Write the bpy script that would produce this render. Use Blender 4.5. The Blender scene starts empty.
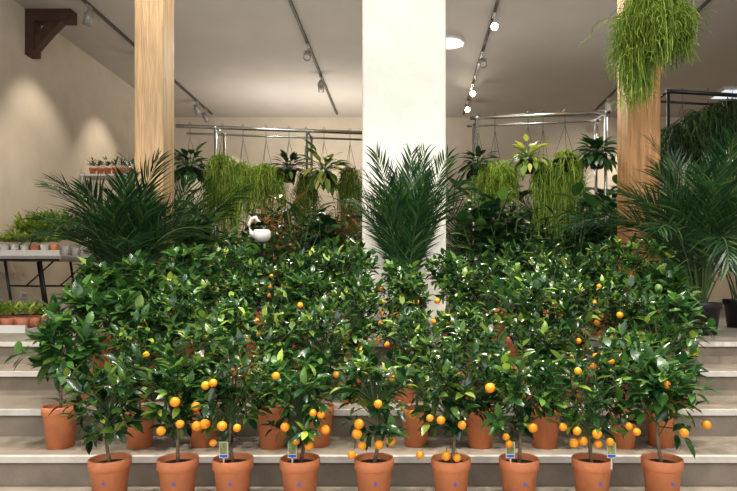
import bpy, math, random
from mathutils import Vector, Matrix
F=600.0; EYE=0.33
def PX(px,Y): return (px-410)*Y/F
def PZ(py,Y): return EYE+(290-py)*Y/F
sc=bpy.context.scene
try: sc.view_settings.view_transform='Standard'
except Exception: pass

# ---------------- materials ----------------
def newmat(name):
    m=bpy.data.materials.new(name); m.use_nodes=True
    nt=m.node_tree; b=nt.nodes['Principled BSDF']; return m,nt,b
def flat(name,col,rough=.5,metal=0,emit=None,es=0,noise=.0,nscale=8,bump=0,bscale=60,stretch=(1,1,1)):
    m,nt,b=newmat(name)
    b.inputs['Base Color'].default_value=(*col,1); b.inputs['Roughness'].default_value=rough; b.inputs['Metallic'].default_value=metal
    if emit: 
        b.inputs['Emission Color'].default_value=(*emit,1); b.inputs['Emission Strength'].default_value=es
    tc=nt.nodes.new('ShaderNodeTexCoord'); mp=nt.nodes.new('ShaderNodeMapping'); mp.inputs['Scale'].default_value=stretch
    nt.links.new(tc.outputs['Object'],mp.inputs[0])
    if noise>0:
        n=nt.nodes.new('ShaderNodeTexNoise'); n.inputs['Scale'].default_value=nscale; n.inputs['Detail'].default_value=6
        nt.links.new(mp.outputs[0],n.inputs['Vector'])
        r=nt.nodes.new('ShaderNodeValToRGB'); r.color_ramp.elements[0].position=.3; r.color_ramp.elements[1].position=.7
        r.color_ramp.elements[0].color=(*[c*(1-noise) for c in col],1); r.color_ramp.elements[1].color=(*[min(1,c*(1+noise)) for c in col],1)
        nt.links.new(n.outputs['Fac'],r.inputs[0]); nt.links.new(r.outputs[0],b.inputs['Base Color'])
    if bump>0:
        n2=nt.nodes.new('ShaderNodeTexNoise'); n2.inputs['Scale'].default_value=bscale; n2.inputs['Detail'].default_value=5
        nt.links.new(mp.outputs[0],n2.inputs['Vector'])
        bp=nt.nodes.new('ShaderNodeBump'); bp.inputs['Strength'].default_value=bump; bp.inputs['Distance'].default_value=.02
        nt.links.new(n2.outputs['Fac'],bp.inputs['Height']); nt.links.new(bp.outputs[0],b.inputs['Normal'])
    return m
def leafmat(name,cols,rough=.35,trans=.25):
    m,nt,b=newmat(name)
    g=nt.nodes.new('ShaderNodeNewGeometry'); r=nt.nodes.new('ShaderNodeValToRGB')
    els=r.color_ramp.elements
    while len(els)<len(cols): els.new(.5)
    for i,(p,c) in enumerate(cols):
        els[i].position=p; els[i].color=(*c,1)
    nt.links.new(g.outputs['Random Per Island'],r.inputs[0])
    oi=nt.nodes.new('ShaderNodeObjectInfo'); mr=nt.nodes.new('ShaderNodeMapRange'); mr.inputs[3].default_value=.65; mr.inputs[4].default_value=1.3
    hv=nt.nodes.new('ShaderNodeHueSaturation'); nt.links.new(oi.outputs['Random'],mr.inputs[0]); nt.links.new(mr.outputs[0],hv.inputs['Value']); nt.links.new(r.outputs[0],hv.inputs['Color'])
    nt.links.new(hv.outputs[0],b.inputs['Base Color'])
    b.inputs['Roughness'].default_value=rough
    tr=nt.nodes.new('ShaderNodeBsdfTranslucent'); hs=nt.nodes.new('ShaderNodeHueSaturation'); hs.inputs['Value'].default_value=1.6
    nt.links.new(hv.outputs[0],hs.inputs['Color']); nt.links.new(hs.outputs[0],tr.inputs['Color'])
    mx=nt.nodes.new('ShaderNodeMixShader'); mx.inputs[0].default_value=trans
    out=nt.nodes['Material Output']
    nt.links.new(b.outputs[0],mx.inputs[1]); nt.links.new(tr.outputs[0],mx.inputs[2]); nt.links.new(mx.outputs[0],out.inputs[0])
    return m
M={}
M['leaf']=leafmat('citrus_leaf',[(0,(.005,.025,.009)),(.35,(.015,.058,.013)),(.7,(.04,.11,.018)),(.93,(.11,.21,.03)),(1,(.32,.42,.06))],.24,.2)
M['leafbig']=leafmat('lemon_leaf',[(0,(.01,.045,.012)),(.5,(.028,.09,.018)),(.9,(.07,.17,.03)),(1,(.2,.33,.06))],.28,.22)
M['palm']=leafmat('palm_leaf',[(0,(.005,.028,.011)),(.5,(.014,.06,.016)),(.9,(.04,.12,.025)),(1,(.14,.22,.05))],.36,.22)
M['dark']=leafmat('shrub_leaf',[(0,(.005,.02,.008)),(.5,(.014,.05,.013)),(.9,(.04,.11,.022)),(1,(.11,.2,.03))],.33,.2)
M['croton']=leafmat('croton_leaf',[(0,(.06,.06,.01)),(.4,(.16,.07,.02)),(.7,(.26,.11,.03)),(1,(.18,.2,.03))],.35,.25)
M['rhip']=leafmat('rhipsalis_stem',[(0,(.08,.16,.012)),(.5,(.19,.30,.025)),(.9,(.34,.44,.05)),(1,(.52,.6,.12))],.5,.35)
M['fern']=leafmat('fern_leaf',[(0,(.012,.04,.01)),(.5,(.03,.08,.018)),(1,(.09,.16,.03))],.5,.3)
M['herb']=leafmat('herb_leaf',[(0,(.09,.18,.02)),(.5,(.17,.28,.04)),(.85,(.34,.4,.06)),(1,(.5,.45,.1))],.5,.3)
M['terra']=flat('terracotta',(.66,.225,.09),.6,noise=.13,nscale=12,bump=.1)
M['terra2']=flat('terracotta_aged',(.46,.16,.08),.7,noise=.25,nscale=9,bump=.15)
M['soil']=flat('potting_soil',(.035,.02,.012),.95,noise=.4,nscale=60,bump=.8,bscale=120)
M['bark']=flat('citrus_bark',(.2,.14,.08),.8,noise=.3,nscale=40,bump=.3)
M['twig']=flat('green_twig',(.06,.11,.03),.6,noise=.2,nscale=20)
M['orange']=flat('calamondin_skin',(.97,.34,.012),.38,noise=.14,nscale=14,bump=.12,bscale=250)
M['lime']=flat('lime_skin',(.09,.19,.03),.4,noise=.25,nscale=14,bump=.15,bscale=200)
M['sticker']=flat('blue_sticker',(.01,.1,.55),.4,noise=.05)
M['tagw']=flat('tag_paper',(.6,.62,.55),.5,noise=.05)
M['tagp']=flat('tag_print',(.25,.26,.08),.5,noise=.7,nscale=60)
M['black']=flat('black_plastic',(.015,.015,.016),.4,noise=.1)
M['wire']=flat('black_wire',(.03,.03,.03),.4,metal=.6,noise=.1)
M['chrome']=flat('chrome_tube',(.6,.62,.62),.22,metal=1,noise=.06)
M['white']=flat('white_plastic',(.70,.68,.64),.4,noise=.03)
M['lampgrey']=flat('lamp_grey',(.35,.33,.31),.4,metal=.3,noise=.05)
M['trackgrey']=flat('track_grey',(.07,.065,.06),.5,noise=.05)
M['glow']=flat('lamp_glow',(1,1,1),.4,emit=(1,.8,.5),es=34)
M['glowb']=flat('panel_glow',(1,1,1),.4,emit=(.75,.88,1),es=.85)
M['plaster']=flat('wall_plaster',(.64,.56,.45),.9,noise=.06,nscale=3,bump=.1)
M['ceil']=flat('ceiling_paint',(.51,.47,.43),.9,noise=.04,nscale=2,bump=.06)
M['column']=flat('column_plaster',(.86,.82,.73),.8,noise=.05,nscale=4,bump=.35,bscale=14)
M['stone']=flat('step_stone',(.25,.205,.155),.75,noise=.2,nscale=7,bump=.12)
M['nosing']=flat('step_nosing',(.58,.54,.48),.55,noise=.12,nscale=12,bump=.05)
M['floor']=flat('floor_concrete',(.30,.27,.23),.6,noise=.12,nscale=3,bump=.05)
M['wood']=flat('oak_post',(.54,.35,.18),.6,noise=.25,nscale=7,bump=.4,bscale=20,stretch=(7,7,.45))
M['wood2']=flat('warm_oak_post',(.45,.225,.085),.6,noise=.38,nscale=7,bump=.4,bscale=20,stretch=(7,7,.45))
M['dwood']=flat('dark_wood',(.05,.022,.012),.6,noise=.3,nscale=6,stretch=(2,8,2))

# ---------------- mesh builder ----------------
def perp(d):
    a=Vector((0,0,1)) if abs(d.z)<.9 else Vector((1,0,0))
    s=d.cross(a).normalized(); return s, s.cross(d).normalized()
class MB:
    def __init__(s): s.v=[];s.f=[];s.m=[];s.mats=[];s.sm=[]
    def mi(s,k):
        if k not in s.mats: s.mats.append(k)
        return s.mats.index(k)
    def face(s,idx,k,smooth=True): s.f.append(idx);s.m.append(s.mi(k));s.sm.append(smooth)
    def box(s,x0,x1,y0,y1,z0,z1,k):
        b=len(s.v)
        s.v+=[(x,y,z) for z in(z0,z1) for y in(y0,y1) for x in(x0,x1)]
        for q in((0,2,3,1),(4,5,7,6),(0,1,5,4),(2,6,7,3),(0,4,6,2),(1,3,7,5)): s.face([b+i for i in q],k,False)
    def tube(s,pts,rad,n,k,cap=True):
        b=len(s.v); N=len(pts)
        pts=[Vector(p) for p in pts]
        for i,p in enumerate(pts):
            d=(pts[min(i+1,N-1)]-pts[max(i-1,0)])
            d=d.normalized() if d.length>1e-9 else Vector((0,0,1))
            u,w=perp(d); r=rad[i] if isinstance(rad,(list,tuple)) else rad
            for j in range(n):
                a=2*math.pi*j/n; s.v.append(tuple(p+u*(r*math.cos(a))+w*(r*math.sin(a))))
        for i in range(N-1):
            for j in range(n):
                a=b+i*n+j; c=b+i*n+(j+1)%n; s.face([a,c,c+n,a+n],k)
        if cap and n>2:
            s.face([b+j for j in range(n)][::-1],k,False); s.face([b+(N-1)*n+j for j in range(n)],k,False)
    def lathe(s,prof,k,o=(0,0,0),n=28,axis=None,ks=None):
        o=Vector(o); b=len(s.v)
        if axis is None: u,w,d=Vector((1,0,0)),Vector((0,1,0)),Vector((0,0,1))
        else:
            d=Vector(axis).normalized(); u,w=perp(d)
        for r,z in prof:
            for j in range(n):
                a=2*math.pi*j/n; s.v.append(tuple(o+u*(r*math.cos(a))+w*(r*math.sin(a))+d*z))
        for i in range(len(prof)-1):
            for j in range(n):
                a=b+i*n+j; c=b+i*n+(j+1)%n; s.face([a,c,c+n,a+n],ks[i] if ks else k)
    def sphere(s,o,r,k,n=12,sz=1.0):
        pr=[(max(1e-4,r*math.sin(math.pi*i/(n//2+2))),-r*sz*math.cos(math.pi*i/(n//2+2))) for i in range(n//2+3)]
        s.lathe(pr,k,o,n)
    def leaf(s,o,d,up,L,W,k,seg=4,curl=.2,fold=.2,sh=.85):
        d=d.normalized(); sd=d.cross(up)
        if sd.length<1e-3: sd=perp(d)[0]
        sd.normalize(); n=sd.cross(d)
        b=len(s.v); s.v.append(tuple(o))
        for i in range(1,seg):
            t=i/seg; w=W*.5*math.sin(math.pi*t**sh)**.8
            c=o+d*(L*t)-n*(curl*L*t*t)
            s.v+= [tuple(c-sd*w+n*(fold*w)),tuple(c),tuple(c+sd*w+n*(fold*w))]
        s.v.append(tuple(o+d*L-n*(curl*L)))
        s.face([b,b+2,b+1],k); s.face([b,b+3,b+2],k)
        for i in range(seg-2):
            q=b+1+i*3
            s.face([q,q+1,q+4,q+3],k); s.face([q+1,q+2,q+5,q+4],k)
        q=b+1+(seg-2)*3; e=len(s.v)-1
        s.face([q,q+1,e],k); s.face([q+1,q+2,e],k)
    def mesh(s,name):
        me=bpy.data.meshes.new(name); me.from_pydata(s.v,[],s.f)
        for k in s.mats: me.materials.append(M[k])
        me.polygons.foreach_set('material_index',s.m); me.polygons.foreach_set('use_smooth',s.sm)
        me.update(); return me
def put(name,me,loc=(0,0,0),rot=0,scale=1,parent=None):
    if isinstance(me,MB): me=me.mesh(name)
    o=bpy.data.objects.new(name,me); o.location=loc; o.rotation_euler=(0,0,rot)
    o.scale=(scale,)*3 if not isinstance(scale,tuple) else scale
    sc.collection.objects.link(o)
    if parent: o.parent=parent
    return o
R=random.Random(5)
def rv(r=R): 
    while True:
        v=Vector((r.uniform(-1,1),r.uniform(-1,1),r.uniform(-1,1)))
        if .05<v.length<1: return v.normalized()

# ---------------- room ----------------
XL,XR,YB,ZC=-5.2,6.6,13.2,EYE+3.8
YF=-2.2; ZG=-1.26
def boxobj(name,*a):
    b=MB(); b.box(*a); return put(name,b)
boxobj('wall_left',XL-.15,XL,YF,YB+.15,ZG-.1,ZC+.1,'plaster')
boxobj('wall_right',XR,XR+.15,YF,YB+.15,ZG-.1,ZC+.1,'plaster')
boxobj('wall_back',XL,XR,YB,YB+.15,-.2,ZC+.1,'plaster')
boxobj('ceiling',XL,XR,YF,YB,ZC,ZC+.12,'ceil')
boxobj('floor',XL,XR,4.0,YB,-.2,0,'floor')
boxobj('floor_lower',XL,XR,YF,1.2,ZG-.1,ZG,'floor')
st=MB()
ed=[(0,3.8),(-.14,3.45),(-.28,3.05),(-.42,2.7),(-.56,2.3),(-.70,1.95),(-.84,1.6),(-.98,1.25),(-1.12,.9)]
for i,(z,y) in enumerate(ed):
    y1=ed[i-1][1]+.03 if i else 4.0
    x0,x1=XL+.004,XR-.004
    st.box(x0,x1,y+.03,y1,z-.22 if i<8 else ZG,z-.001,'stone')
    st.box(x0,x1,y,y+.03,z-.028,z,'nosing' )
put('staircase',st)
boxobj('baseboard_left',XL,XL+.02,4.0,YB,0,.12,'white')
boxobj('baseboard_back',XL+.02,XR,YB-.02,YB,0,.12,'white')
def post(name,x0,x1,Y,k,dep,bev=.012,z0=0):
    b=MB(); X0,X1=PX(x0,Y),PX(x1,Y); cx,cy=(X0+X1)/2,Y+dep/2
    b.box(X0-cx,X1-cx,-dep/2,dep/2,z0,ZC,k)
    o=put(name,b,(cx,cy,0)); m=o.modifiers.new('b','BEVEL'); m.width=bev; m.segments=3; return o
post('white_column',362,446,4.85,'column',.6,.02)
post('wooden_post',134,163,4.85,'wood',.24)
post('wooden_post.001',628,661,4.85,'wood2',.26)
b=MB(); Yb=8.1
b.box(XL,XL+.62,Yb,Yb+.16,ZC-.16,ZC,'dwood')
b.box(XL,XL+.12,Yb,Yb+.16,ZC-.62,ZC-.16,'dwood')
bb=len(b.v)
for y in(Yb+.02,Yb+.14):
    for x,z in((.06,-.62),(.06,-.42),(.3,-.16),(.48,-.16),(.34,-.3)): b.v.append((XL+x,y,ZC+z))
b.face([bb,bb+1,bb+2,bb+3,bb+4],'dwood',False); b.face([bb+9,bb+8,bb+7,bb+6,bb+5],'dwood',False)
for i in range(5):
    j=(i+1)%5; b.face([bb+i,bb+i+5,bb+j+5,bb+j],'dwood',False)
put('timber_corbel',b)
b=MB(); b.box(XL,XL+.012,8.0,8.12,.22,.30,'white'); b.box(XL+.012,XL+.016,8.02,8.06,.24,.28,'lampgrey'); b.box(XL+.012,XL+.016,8.07,8.11,.24,.28,'lampgrey'); put('wall_outlet',b)

# ---------------- tracks ----------------
def track(X,y0,y1):
    b=MB(); b.box(X-.018,X+.018,y0,y1,ZC-.035,ZC,'trackgrey'); put('ceiling_light_track',b)
for X in(-4.26,-1.57,1.15,3.9): track(X,4.55,12.9)
def head(X,Y,aim,energy=0,k='lampgrey',lit=False,size=.055,ang=70,col=(1,.88,.72)):
    d=(Vector(aim)-Vector((X,Y,ZC-.2))).normalized()
    b=MB(); b.box(-.02,.02,-.06,.06,-.06,-.036,k); b.tube([(0,0,-.06),(0,0,-.14)],.008,8,k)
    c=Vector((0,0,-.2)); r=size
    b.lathe([(.001,-.1),(r*.7,-.1),(r*.8,-.06),(r,-.05),(r,.1),(r*.92,.1),(r*.85,.06)],k,c,20,d)
    b.lathe([(r*.85,.06),(.001,.06)],'glow' if lit else 'white',c,20,d)
    for s_ in(-1,1):
        u,w=perp(d); b.tube([c+u*(s_*r*1.1),c+u*(s_*r*1.1)+Vector((0,0,.06)),Vector((0,0,-.13))],.006,6,k)
    o=put('track_spotlight',b,(X,Y,ZC))
    if energy:
        l=bpy.data.lights.new('spot_lamp','SPOT'); l.energy=energy; l.color=col; l.spot_size=math.radians(ang); l.spot_blend=.8; l.shadow_soft_size=.05
        lo=bpy.data.objects.new('spot_lamp',l); lo.location=c+d*.12; lo.rotation_euler=d.to_track_quat('-Z','Y').to_euler(); sc.collection.objects.link(lo); lo.parent=o
heads=[(-4.26,7.95,(-5.2,8.5,1.7),90,False),(-4.26,9.8,(-5.2,10.2,1.6),90,False),(-4.26,12.0,(-4,13.2,2),140,False),(-4.26,12.5,(-3.4,13.2,2),0,False),
(-1.57,9.2,(-1.6,6.2,1),380,False),(-1.57,10.6,(-1.9,13.2,1.6),160,False),
(1.15,8.2,(.9,4.0,2.2),350,True),(1.15,9.5,(1.5,6,1.0),300,False),(1.15,11.0,(.6,6,2.4),120,True),(1.15,12.0,(.6,6,2.6),80,True),
(3.9,8.2,(3,5.5,1),300,False),(3.9,9.8,(4,13.2,2),160,False),(3.9,11.8,(5,13.2,2),150,True),
(-4.26,6.2,(-4.7,7.6,.7),200,False)]
for X,Y,a,e,l in heads: head(X,Y,a,e,'white' if l else 'lampgrey',l)
b=MB(); b.box(XL+.3,XR-.3,1.98,2.02,ZC-.035,ZC,'trackgrey'); put('ceiling_light_track',b)
for X in(-2.4,-1.2,0,1.2,2.4): head(X,2.0,(X*.75,3.3,-.2),350,'white',True,ang=80,col=(1,.94,.84))
b=MB(); b.box(XL+.3,XR-.3,4.48,4.52,ZC-.035,ZC,'trackgrey'); put('ceiling_light_track',b)
for X in(-1.8,1.3): head(X,4.5,(X,6.1,1.5),230,'white',True,ang=85,col=(1,.93,.8))
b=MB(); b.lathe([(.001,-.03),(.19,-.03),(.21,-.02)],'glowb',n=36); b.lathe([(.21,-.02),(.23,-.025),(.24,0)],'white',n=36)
put('ceiling_light_spill_disc',b,(PX(449,9.2),9.2,ZC))  # glowing disc stands in for an oval of light spilled on the ceiling
b=MB(); b.box(-.5,.5,-.3,.3,-.05,0,'white'); b.box(-.46,.46,-.26,.26,-.055,-.05,'glowb'); put('ceiling_panel_light',b,(PX(742,11.5),11.5,ZC))

def area(name,loc,aim,sx,sy,e,col):
    l=bpy.data.lights.new(name,'AREA'); l.shape='RECTANGLE'; l.size=sx; l.size_y=sy; l.energy=e; l.color=col
    o=bpy.data.objects.new(name,l); o.location=loc; o.rotation_euler=(Vector(aim)-Vector(loc)).to_track_quat('-Z','Y').to_euler(); sc.collection.objects.link(o)
area('front_fill_area',(0,-1.6,2.6),(0,4.5,.9),7,2.6,225,(.98,.98,1))  # added fill lamp behind the camera, imitates daylight from an unseen front opening
area('overhead_fill_area',(.3,3.0,ZC-.1),(.3,3.4,0),6,1.2,90,(1,.97,.9))  # unseen area lamp added above the steps to brighten the plants
area('rear_ceiling_fill',(-1.6,11.6,2.6),(-1.6,11.8,5),3.2,.6,60,(1,.93,.82))  # added lamp without a fixture, imitates bounced light on the rear ceiling
area('middle_ceiling_fill',(0,8,2.7),(0,8,5),7,3,36,(1,.94,.85))  # invented upward lamp, lifts the brightness of the middle ceiling
w=bpy.data.worlds.new('World'); sc.world=w; w.use_nodes=True
w.node_tree.nodes['Background'].inputs[0].default_value=(.93,.95,1,1); w.node_tree.nodes['Background'].inputs[1].default_value=.7

# ---------------- citrus ----------------
def potlathe(b,h=.2,rt=.082,rb=.06,k='terra',soil=True):
    b.lathe([(.001,.0),(rb,0),(rt*.9,h*.78),(rt*.93,h*.79),(rt,h*.8),(rt,h*.985),(rt*.98,h),(rt*.92,h),(rt*.9,h*.97),(rt*.88,h*.86)],k,n=32)
    if soil: b.lathe([(rt*.885,h*.87),(rt*.5,h*.9),(.001,h*.9)],'soil',n=32)
def citrus(seed,H=.64,rx=.165,L=.06,nc=56,leaf='leaf',fruits=3,fk='orange',fr=.018,extra=(),tag=None,pk='terra',W=.46,zb=.28,spiky=.2):
    r=random.Random(seed); b=MB(); potlathe(b,k=pk)
    b.lathe([(.001,.0),(.006,0)],'sticker',(math.sin(.15)*.077,-.0775,.115),12,(0,-1,.15))
    top=H*.66; pts=[]; bx,by=r.uniform(-.02,.02),r.uniform(-.02,.02)
    for i in range(6):
        t=i/5; pts.append(Vector((bx*math.sin(t*3),by*math.sin(t*3),.17+(top-.17)*t)))
    b.tube(pts,[.0085,.0075,.007,.006,.005,.004],8,'bark')
    cz=(zb+H)/2; rz=(H-zb)/2
    lob=[(rv(r),r.uniform(.68,1.25)) for _ in range(9)]
    for c in range(nc):
        d=rv(r); 
        if d.z<-.55 and r.random()<.5: d.z*=-.6; d.normalize()
        rad=r.choice([1,1,1,.8,.55,.9])*r.uniform(.8,1.08)
        lb=max(lob,key=lambda q:q[0].dot(d)); rad*=lb[1]
        if r.random()<spiky*.5: rad*=1.18
        p=Vector((d.x*rx*rad,d.y*rx*rad,cz+d.z*rz*rad))
        if p.z<.25: p.z=.25+r.uniform(0,.03)
        a=pts[3].lerp(pts[5],r.random()) if p.z>.38 else pts[2].lerp(pts[3],r.random())
        mid=a.lerp(p,.55)+Vector((0,0,.02))
        b.tube([a,mid,p],[.0034,.0026,.0014],4,'twig',False)
        ax=(p-mid).normalized(); ax=(ax+Vector((0,0,.3))).normalized()
        n=r.randint(6,9); u,w=perp(ax); ph=r.uniform(0,6.28)
        new=r.random()<.06
        for j in range(n):
            t=j/n; a0=ph+j*2.4; spread=1.2-.75*t
            dd=(ax*math.cos(spread)+(u*math.cos(a0)+w*math.sin(a0))*math.sin(spread)+rv(r)*.25).normalized()
            base=p-ax*(.055*(1-t)); ll=L*r.uniform(.65,1.2)*(.65 if new else 1)
            up=(Vector((0,0,1))+ax*.6+rv(r)*.4)
            b.leaf(base+dd*.006,dd,up,ll,ll*W*r.uniform(.85,1.15),leaf,4,r.uniform(.05,.45),r.uniform(.1,.45))
    fl=[]
    for i in range(fruits):
        a=r.uniform(0,6.28); z=r.uniform(.28,.52)
        fl.append(Vector((math.cos(a)*rx*r.uniform(.85,1.12),math.sin(a)*rx*r.uniform(.85,1.12),z)))
    fl+= [Vector(e) for e in extra]
    for f in fl:
        q=fr*r.uniform(.82,1.15)
        b.sphere(f,q,fk,14,1.0 if fk=='orange' else 1.25)
        b.tube([f+Vector((0,0,q*.95)),f*.8+Vector((0,0,.2*f.z+.03))],.0014,4,'twig',False)
    if tag is not None:
        tx=tag; y0=-.06
        b.box(tx-.003,tx+.003,y0,y0+.002,.17,.22,'tagw'); b.box(tx-.018,tx+.018,y0,y0+.002,.215,.28,'tagw')
        b.box(tx-.015,tx+.015,y0-.001,y0,.232,.277,'tagp'); b.box(tx-.015,tx+.015,y0-.001,y0,.219,.228,'sticker')
    return b
front=[(110,None,[(98,352)]),(178,None,[(175,402),(180,424),(161,431),(197,426)]),(233,-.02,[(213,383),(213,443),(205,424),(222,426),(237,428)]),
(300,-.02,[(285,427),(313,413),(321,415),(296,441),(309,446),(276,376)]),(374,None,[(359,424),(357,434),(378,404),(362,446),(379,445),(352,455),(391,441)]),
(451,None,[(420,455),(441,420),(430,418),(446,456),(457,458),(462,425)]),(519,-.045,[(506,437),(509,444),(490,388),(533,428)]),
(592,.06,[(563,427),(577,431),(583,441),(597,434),(598,444),(574,443),(578,371),(610,442)]),(662,None,[(637,432),(645,353),(667,385),(684,433)])]
YR=2.47
Rf=random.Random(77)
for i,(px,tag,fp) in enumerate(front):
    ex=[]
    for (fx,fy) in fp:
        dy=-.13 if fy<435 else -.1
        if fy<360: dy=-.02
        Yf=YR+dy
        z=PZ(fy,Yf)+.56
        if z>.62: continue
        ex.append((PX(fx,Yf)-PX(px,YR),dy,z))
    if i==8: m=citrus(108,.66,.165,.076,46,'leafbig',1,'orange',.0175,ex,tag)
    elif i==0: m=citrus(100,.60,.15,.064,50,'leaf',0,'orange',.017,ex,tag)
    else: m=citrus(100+i,Rf.uniform(.62,.67),Rf.uniform(.14,.165),.060,54,'leaf',1,'orange',.0175,ex,tag)
    put('potted_calamondin_tree',m,(PX(px,YR),YR,-.56))
var=[citrus(200+i,R.uniform(.62,.69),.165,.062,52,'leaf',5,'orange',.0175,spiky=.4).mesh('calamondin_tree') for i in range(5)]
varn=[citrus(230+i,R.uniform(.6,.69),.17,.07,48,'leaf',1,spiky=.6).mesh('calamondin_tree') for i in range(4)]
big=[citrus(260+i,.66,.165,.088,38,'leafbig',2,'lime',.023,W=.5,pk='terra').mesh('lemon_tree') for i in range(3)]
def row(Y,z,pxs,sc0=1.0,frac=.6,bigs=()):
    for i,px in enumerate(pxs):
        if i in bigs: me=R.choice(big); nm='potted_lemon_tree'
        else: me=R.choice(var) if R.random()<frac else R.choice(varn); nm='potted_calamondin_tree'
        put(nm,me,(PX(px,Y)+R.uniform(-.02,.02),Y+R.uniform(-.02,.02),z),R.uniform(0,6.28),sc0*R.uniform(.9,1.06))
row(2.89,-.42,[66,141,205,270,319,412,482,548,620,666],.95,.7,(0,))
row(3.27,-.28,[88,134,184,237,293,350,408,462,520,575,628,676],.94,.6,(0,1,11))
row(3.65,-.14,[98,146,196,246,300,354,408,462,516,570,624,674],.94,.6,(0,1,11))
row(4.02,0,[140,188,238,290,342,396,448,500,552,604,648],.92,.5,(0,1))
row(4.42,0,[205,255,305,352,455,502,548,596],.95,.3)

# ---------------- palms ----------------
def palm(seed,nf=20,Lf=1.0,lean=(.15,.9),h=.24,rt=.15,ll=.3,pk='black',kk='palm',ymax=None,Wl=.012,xlim=None):
    r=random.Random(seed); b=MB(); potlathe(b,h,rt,rt*.75,pk)
    for i in range(nf):
        a=i*2.4+r.uniform(-.4,.4)
        q=(i+.5)/nf; e0=math.radians(88-lean[0]*40*q+r.uniform(-4,4)); tot=lean[1]*(.3+q)*r.uniform(.7,1.3)
        L=Lf*r.uniform(.72,1.1)*(1-.12*q); N=16
        p=Vector((math.cos(a)*.07*r.random(),math.sin(a)*.07*r.random(),h*.85)); pts=[p.copy()]; tw=r.uniform(-.5,.5)
        for j in range(N):
            t=j/N; e=e0-tot*1.5*t**1.8; aa=a+tw*t
            p=p+Vector((math.cos(aa)*math.cos(e),math.sin(aa)*math.cos(e),math.sin(e)))*(L/N); pts.append(p.copy())
        b.tube(pts,[.007*(1-.8*j/N) for j in range(N+1)],5,'twig',False)
        nl=32; roll=r.uniform(-.5,.5)
        for j in range(nl):
            t=.28+.72*(j+.5)/nl; f=t*N; k=min(int(f),N-1); c=pts[k].lerp(pts[k+1],f-k); tg=(pts[k+1]-pts[k]).normalized()
            sd=tg.cross(Vector((0,0,1))); 
            if sd.length<.05: sd=Vector((-math.sin(a),math.cos(a),0))
            sd.normalize(); n=sd.cross(tg)
            sd,n=sd*math.cos(roll)+n*math.sin(roll),n*math.cos(roll)-sd*math.sin(roll)
            tt=(t-.28)/.72; l=ll*(math.sin(math.pi*(.15+.78*tt))**.7)*r.uniform(.8,1.15)
            for s_ in(-1,1):
                ang=math.radians(52-28*tt)
                dd=(tg*math.cos(ang)+sd*(s_*math.sin(ang))+n*.22+rv(r)*.14).normalized()
                b.leaf(c,dd,n+rv(r)*.2,l,Wl*r.uniform(.8,1.2),kk,4,r.uniform(.1,.55),.3,.7)
    if ymax is not None:
        b.v=[(x,ymax+(y-ymax)*.1 if y>ymax else y,z) for x,y,z in b.v]
    return b
Yp=4.5
put('potted_areca_palm',palm(1,34,1.06,(.45,.85),ll=.29,ymax=.3),(PX(128,4.48),4.48,0))
put('potted_areca_palm',palm(2,32,1.13,(.2,.42),ll=.24,ymax=.25),(PX(407,Yp),Yp,0))
put('potted_areca_palm',palm(3,38,1.3,(.55,1.1),ll=.32,ymax=.33),(PX(700,4.45),4.45,0))
pm=palm(4,18,1.25,(.4,.9),ll=.3).mesh('areca_palm'); pm2=palm(6,16,1.15,(.5,1.1),ll=.28).mesh('areca_palm')
for px,Y,s in((742,5.3,1.05),(310,7.2,1.1),(345,7.4,1.1),(468,6.6,1.05),(548,7.5,1.2),(600,7.0,1.1),(172,5.75,1.1)):
    put('potted_areca_palm',R.choice([pm,pm2]),(PX(px,Y),Y,0),R.uniform(0,6.28),s)

# ---------------- rhipsalis / hanging ----------------
def strands(b,r,c,n,rad,drop,k='rhip',th=.0035,up=.12,seg=8,frk=2,pw=1.0):
    c=Vector(c)
    lob=[r.uniform(.55,1.1) for _ in range(9)]
    for i in range(n):
        a=r.uniform(0,6.28); q=math.sqrt(r.random()); ln=drop*r.uniform(.2,1.0)**pw*lob[int(a/6.2832*9)%9]
        out=rad*q*r.uniform(.7,1.1)*(.75+.3*lob[int(a/6.2832*9+3)%9]); top=up*r.uniform(.2,1.2)*(1-q*.4)
        pts=[]
        wob=rv(r)*.035; ph=r.uniform(0,6)
        for j in range(seg+1):
            t=j/seg
            x=out*math.sin(min(1,t*1.7)*math.pi/2); z=top*math.sin(min(1,t*2.2)*math.pi)-ln*max(0,t-.18)**1.25
            pts.append(c+Vector((math.cos(a)*x,math.sin(a)*x,z))+wob*math.sin(t*7+ph)*min(1,t*3))
        b.tube(pts,[th]*(seg)+[th*.5],3,k,False)
        for f in range(frk):
            j=r.randint(2,seg-1); p=pts[j]; d=(rv(r)+Vector((math.cos(a),math.sin(a),-.3)))*.045
            b.tube([p,p+d*.6,p+d+Vector((0,0,-.04))],[th*.9,th*.8,th*.4],3,k,False)
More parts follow.
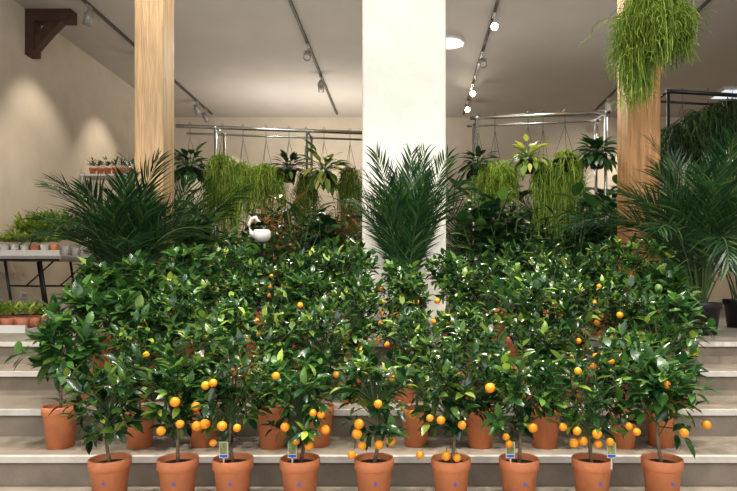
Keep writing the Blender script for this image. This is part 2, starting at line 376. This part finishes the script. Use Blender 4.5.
def hangpot(seed,kind,top,r0=.085,drop=.4,n=130,rad=.16,k='rhip',nl=60,ls=1):
    r=random.Random(seed); b=MB()
    b.lathe([(.001,-.13),(r0*.7,-.13),(r0*.92,-.02),(r0,-.018),(r0,0),(r0*.93,0),(r0*.9,-.02)],'black',n=24)
    b.lathe([(r0*.9,-.02),(.001,-.015)],'soil',n=24)
    for j in range(3):
        a=j*2.094+.4; b.tube([(math.cos(a)*r0,math.sin(a)*r0,-.005),(0,0,top*.75)],.002,4,'wire',False)
    b.tube([(0,0,top*.75),(0,0,top),(0.012,0,top+.03),(.0,0,top+.045),(-.015,0,top+.02)],.003,5,'wire',False)
    if kind=='strand': strands(b,r,(0,0,0),n,rad,drop,k)
    elif kind=='leaf':
        for i in range(nl):
            a=r.uniform(0,6.28); e=r.uniform(-.5,1.2); d=Vector((math.cos(a)*math.cos(e),math.sin(a)*math.cos(e),math.sin(e)))
            p=d*r.uniform(.05,rad*.9); b.tube([(0,0,0),p*.6+Vector((0,0,.02)),p],.0025,4,'twig',False)
            b.leaf(p,(d+Vector((0,0,-.3))).normalized(),Vector((0,0,1)),ls*r.uniform(.09,.15),ls*r.uniform(.04,.06),k,5,.4,.2)
    return b
bb=hangpot(9,'none',ZC-2.18-.1,.1)
strands(bb,random.Random(9),(0,0,.16),760,.28,.62,'rhip',.003,.26,10,4,.8)
strands(bb,random.Random(10),(-.14,-.02,.05),240,.12,.92,'rhip',.003,.12,10,3,.6)
strands(bb,random.Random(12),(-.05,-.02,.1),60,.42,.5,'rhip',.002,.1,10,3)
put('hanging_rhipsalis',bb,(PX(654,4.35),4.35,2.18))
def rack(pA,pB,z,posts,name='hanging_rail_rack',k='chrome'):
    b=MB(); A=Vector((*pA,z)); B=Vector((*pB,z)); b.tube([A,B],.02,12,k)
    A2=A+Vector((0,.3,-.0)); B2=B+Vector((0,.3,-.0)); b.tube([A2,B2],.012,12,k)
    for t in posts:
        P=A.lerp(B,t); Q=A2.lerp(B2,t)
        for S in(P,Q):
            b.tube([S,Vector((S.x,S.y,0.02))],.015,10,k); b.lathe([(.001,0),(.03,0),(.03,.015),(.014,.03)],'black',(S.x,S.y,0),12)
            b.sphere(S,.024,k,10)
        b.tube([P,Q],.012,8,k); b.tube([Vector((P.x,P.y,.25)),Vector((Q.x,Q.y,.25))],.012,8,k)
    put(name,b)
ZR=2.05
LA,LB=(PX(176,6.29),6.29),(PX(366,6.57),6.57)
RA,RB=(PX(470,6.0),6.0),(PX(610,5.8),5.8)
rack(LA,LB,ZR,(.2,.68)); rack(RA,RB,ZR,(.05,.97))
def hang(px,py,A,B,kind,seed,**kw):
    Y=A[1]; 
    for _ in range(4):
        X=PX(px,Y); t=(X-A[0])/(B[0]-A[0]); Y=A[1]+t*(B[1]-A[1])
    z=PZ(py,Y); put('hanging_potted_plant' if kind=='leaf' else 'hanging_mistletoe_cactus',hangpot(seed,kind,ZR-z+.0,**kw),(X,Y,z))
hang(190,168,LA,LB,'leaf',31,rad=.2,k='dark',nl=90,ls=1.2)
hang(222,164,LA,LB,'strand',32,drop=1.3,n=420,rad=.2)
hang(243,172,LA,LB,'strand',42,drop=.9,n=260,rad=.16)
hang(266,174,LA,LB,'strand',33,drop=.6,n=340,rad=.22)
hang(289,170,LA,LB,'leaf',34,rad=.14,k='dark',nl=70)
hang(324,172,LA,LB,'leaf',35,rad=.25,k='herb',nl=80,ls=1.5)
hang(350,176,LA,LB,'strand',36,drop=1.1,n=220,rad=.15)
hang(306,182,LA,LB,'strand',46,rad=.13,drop=.9,n=140)
hang(478,165,RA,RB,'leaf',58,rad=.14,k='dark',nl=60)
hang(495,172,RA,RB,'strand',37,drop=.55,n=420,rad=.24)
hang(528,160,RA,RB,'leaf',38,rad=.2,k='herb',nl=80)
hang(543,172,RA,RB,'strand',48,drop=.9,n=130,rad=.12)
hang(565,160,RA,RB,'strand',39,drop=1.25,n=220,rad=.2,r0=.13)
hang(597,155,RA,RB,'leaf',40,rad=.18,k='dark',nl=90,ls=1.2)
FA,FB=(PX(666,5.7),5.7),(3.6,5.9)
rack(FA,FB,2.22,(.02,.98),k='wire')
for i,(px,py) in enumerate([(682,136),(708,122),(732,112),(756,110)]):
    Y=5.75; z=PZ(py,Y); put('hanging_fern',hangpot(50+i,'strand',2.22-z,drop=.72,n=560,rad=.36,k='fern'),(PX(px,Y),Y,z))

# ---------------- background shrubs ----------------
def shrub(seed,H,rad,L,W,k,ns=7,nl=12,pk='black'):
    r=random.Random(seed); b=MB(); potlathe(b,.24,.14,.1,pk)
    for i in range(ns):
        a=i*2.4+r.uniform(-.3,.3); q=r.uniform(.2,1); top=Vector((math.cos(a)*rad*q,math.sin(a)*rad*q,H*r.uniform(.6,1)))
        m=Vector((top.x*.35,top.y*.35,.2+(top.z-.2)*.55)); s0=Vector((top.x*.15,top.y*.15,.2))
        b.tube([s0,m,top],[.008,.006,.003],6,'twig',False)
        for j in range(nl):
            t=.25+.75*j/(nl-1); c=(s0.lerp(m,t*2) if t<.5 else m.lerp(top,t*2-1))
            a2=j*2.4+i; e=r.uniform(-.1,.9); d=Vector((math.cos(a2)*math.cos(e),math.sin(a2)*math.cos(e),math.sin(e)))
            ll=L*r.uniform(.7,1.15); b.leaf(c,d,Vector((0,0,1))+rv(r)*.3,ll,ll*W,k,6,r.uniform(.2,.6),.2)
    return b
sv=[shrub(300,1.3,.3,.22,.42,'dark',11,14).mesh('shrub'),shrub(301,1.2,.3,.26,.22,'dark',11,14).mesh('shrub'),shrub(302,1.15,.27,.18,.5,'leafbig',11,14).mesh('shrub'),shrub(303,1.3,.28,.3,.12,'palm',10,16).mesh('shrub')]
cr=[shrub(310,1.25,.24,.24,.16,'croton',9,16).mesh('croton'),]
for i,(px,Y,s) in enumerate([(192,5.3,.82),(226,5.3,.74),(262,5.2,.8),(297,5.3,.84),(322,5.75,.9),(205,7.3,1.1),(250,7.4,1.15),(300,7.8,1.1),(482,5.25,.95),(511,5.2,.95),(540,5.3,.86),(574,5.25,.84),(600,5.6,1.0),(480,7.0,1.25),(520,7.1,1.2),(570,7,1.25),(600,7.6,1.3),(645,6.0,1.1),(690,5.3,.95),(160,6.6,1.1),(488,6.5,1.2),(525,6.6,1.15),(560,6.8,1.15),(240,7.0,1.05),(270,7.1,1.05),(195,6.8,1.2)]):
    put('potted_foliage_plant',sv[i%4],(PX(px,Y),Y,0),R.uniform(0,6),s)
for px,Y in((283,5.85),(340,6.1),(506,7.4),(300,6.9)): put('potted_croton',cr[0],(PX(px,Y),Y,0),R.uniform(0,6),1.0)
b=MB()
b.lathe([(.001,0),(.08,0),(.08,.015),(.012,.03),(.012,.70),(.05,.71),(.001,.715)],'wire',n=20)
b.lathe([(.001,.71),(.045,.72),(.07,.755),(.07,.79),(.06,.81),(.055,.79),(.001,.76)],'white',n=24)
b.tube([(.05,0,.76),(.09,0,.79),(.105,0,.85),(.085,0,.90),(.05,0,.91),(.035,0,.885),(.01,0,.875)],[.025,.018,.013,.012,.016,.012,.003],10,'white')
put('white_swan_planter',b,(PX(262,4.8),4.8,0),math.pi)

# ---------------- left table ----------------
def smallplants(b,r,x0,x1,y0,y1,z,n,k='herb',h=.16,s=1,m=16):
    for i in range(n):
        x,y=r.uniform(x0,x1),r.uniform(y0,y1); hh=h*r.uniform(.6,1.1)
        for j in range(m):
            d=rv(r); d.z=abs(d.z)+.35; d.normalize(); q=hh*r.uniform(.3,1)
            b.leaf(Vector((x,y,z))+Vector((d.x*.5,d.y*.5,d.z))*q*.8,d,Vector((0,0,1)),s*.07*r.uniform(.6,1.2),s*.025,k,4,.3,.2)
TY0,TY1=7.1,7.9
tz=.735; tx1=PX(80,7.5)
b=MB(); b.box(XL+.05,tx1,TY0,TY1,tz-.035,tz,'lampgrey')
for y in(TY0+.08,TY1-.08):
    for x in(XL+.35,tx1-.3):
        b.tube([(x-.0,y,tz-.04),(x+.1,y,.02)],.016,8,'wire')
for x in(XL+.35,tx1-.3):
    b.tube([(x+.1,TY0+.02,.02),(x+.1,TY1-.02,.02)],.018,8,'wire'); b.tube([(x+.05,TY0+.08,.38),(x+.05,TY1-.08,.38)],.012,8,'wire')
    b.tube([(x+.05,TY0+.4,.38),(x+.4,TY0+.4,tz-.04)],.01,8,'wire')
b.tube([(XL+.1,TY0+.05,.02),(tx1-.1,TY0+.05,.02)],.016,8,'wire')
b.tube([(XL+.1,TY0+.03,tz-.05),(tx1-.05,TY0+.03,tz-.05)],.014,8,'wire')
put('folding_table',b)
b=MB(); r=random.Random(4)
b.box(XL+.1,tx1-.04,TY0+.03,TY1-.05,tz,tz+.02,'white'); 
for (a,c,d,e) in((XL+.1,tx1-.04,TY0+.03,TY0+.05),(XL+.1,tx1-.04,TY1-.07,TY1-.05)): b.box(a,c,d,e,tz+.02,tz+.07,'white')
x=XL+.2
while x<tx1-.1:
    for y in(TY0+.13,TY0+.33,TY0+.55): b.lathe([(.001,0),(.035,0),(.05,.12),(.045,.12),(.001,.11)],r.choice(['white','terra','white']),(x,y,tz+.02),12)
    x+=.12
smallplants(b,r,XL+.22,tx1-.12,TY0+.08,TY0+.3,tz+.16,60,h=.14)
smallplants(b,r,XL+.32,tx1-.15,TY0+.35,TY0+.7,tz+.2,80,h=.44,s=1.2,m=40)
smallplants(b,r,XL+.32,tx1-.15,TY0+.45,TY0+.7,tz+.2,30,h=.5,s=1.3,m=36,k='leafbig')
b.v=[(max(x,XL+.012),y,z) for x,y,z in b.v]
put('seedling_tray',b)
b=MB(); zs=2.15; 
for z in(.45,1.0,1.55,zs): b.box(XL+.03,-4.15,9.4,9.8,z-.03,z,'white')
for x in(XL+.05,-4.19):
    for y in(9.42,9.76): b.box(x-.015,x+.015,y,y+.03,0,zs,'white')
for z in(.45,1.0,1.55,zs):
    for i in range(8):
        x=XL+.15+i*.12; b.lathe([(.001,0),(.035,0),(.05,.09),(.055,.09),(.055,.12),(.045,.12),(.001,.1)],'terra',(x,9.55,z),14)
        smallplants(b,r,x-.01,x+.01,9.54,9.56,z+.13,2,h=.16,k='leafbig')
put('plant_shelf_unit',b)
for i in range(2):
    b=MB()
    x0=-4.75+i*.95
    b.box(x0,x0+.85,4.6,5.3,0,.03,'white')
    for (p,q,s_,t) in((x0,x0+.85,4.6,4.62),(x0,x0+.85,5.28,5.3)): b.box(p,q,s_,t,.03,.06,'white')
    for ix in range(7):
        for iy in range(5): b.lathe([(.001,0),(.035,0),(.05,.08),(.045,.08),(.001,.07)],'terra2',(x0+.06+ix*.12,4.68+iy*.13,.03),12)
    smallplants(b,r,x0+.05,x0+.8,4.65,5.25,.12,60,h=.1)
    put('succulent_tray',b)

# ---------------- camera ----------------
cd=bpy.data.cameras.new('Camera'); cam=bpy.data.objects.new('Camera',cd); sc.collection.objects.link(cam)
cam.location=(0,0,EYE); cam.rotation_euler=(math.radians(90),0,0)
cd.sensor_width=36; cd.lens=F/737*36; cd.shift_x=-41.5/737; cd.shift_y=44.5/737; cd.clip_start=.05
sc.camera=cam
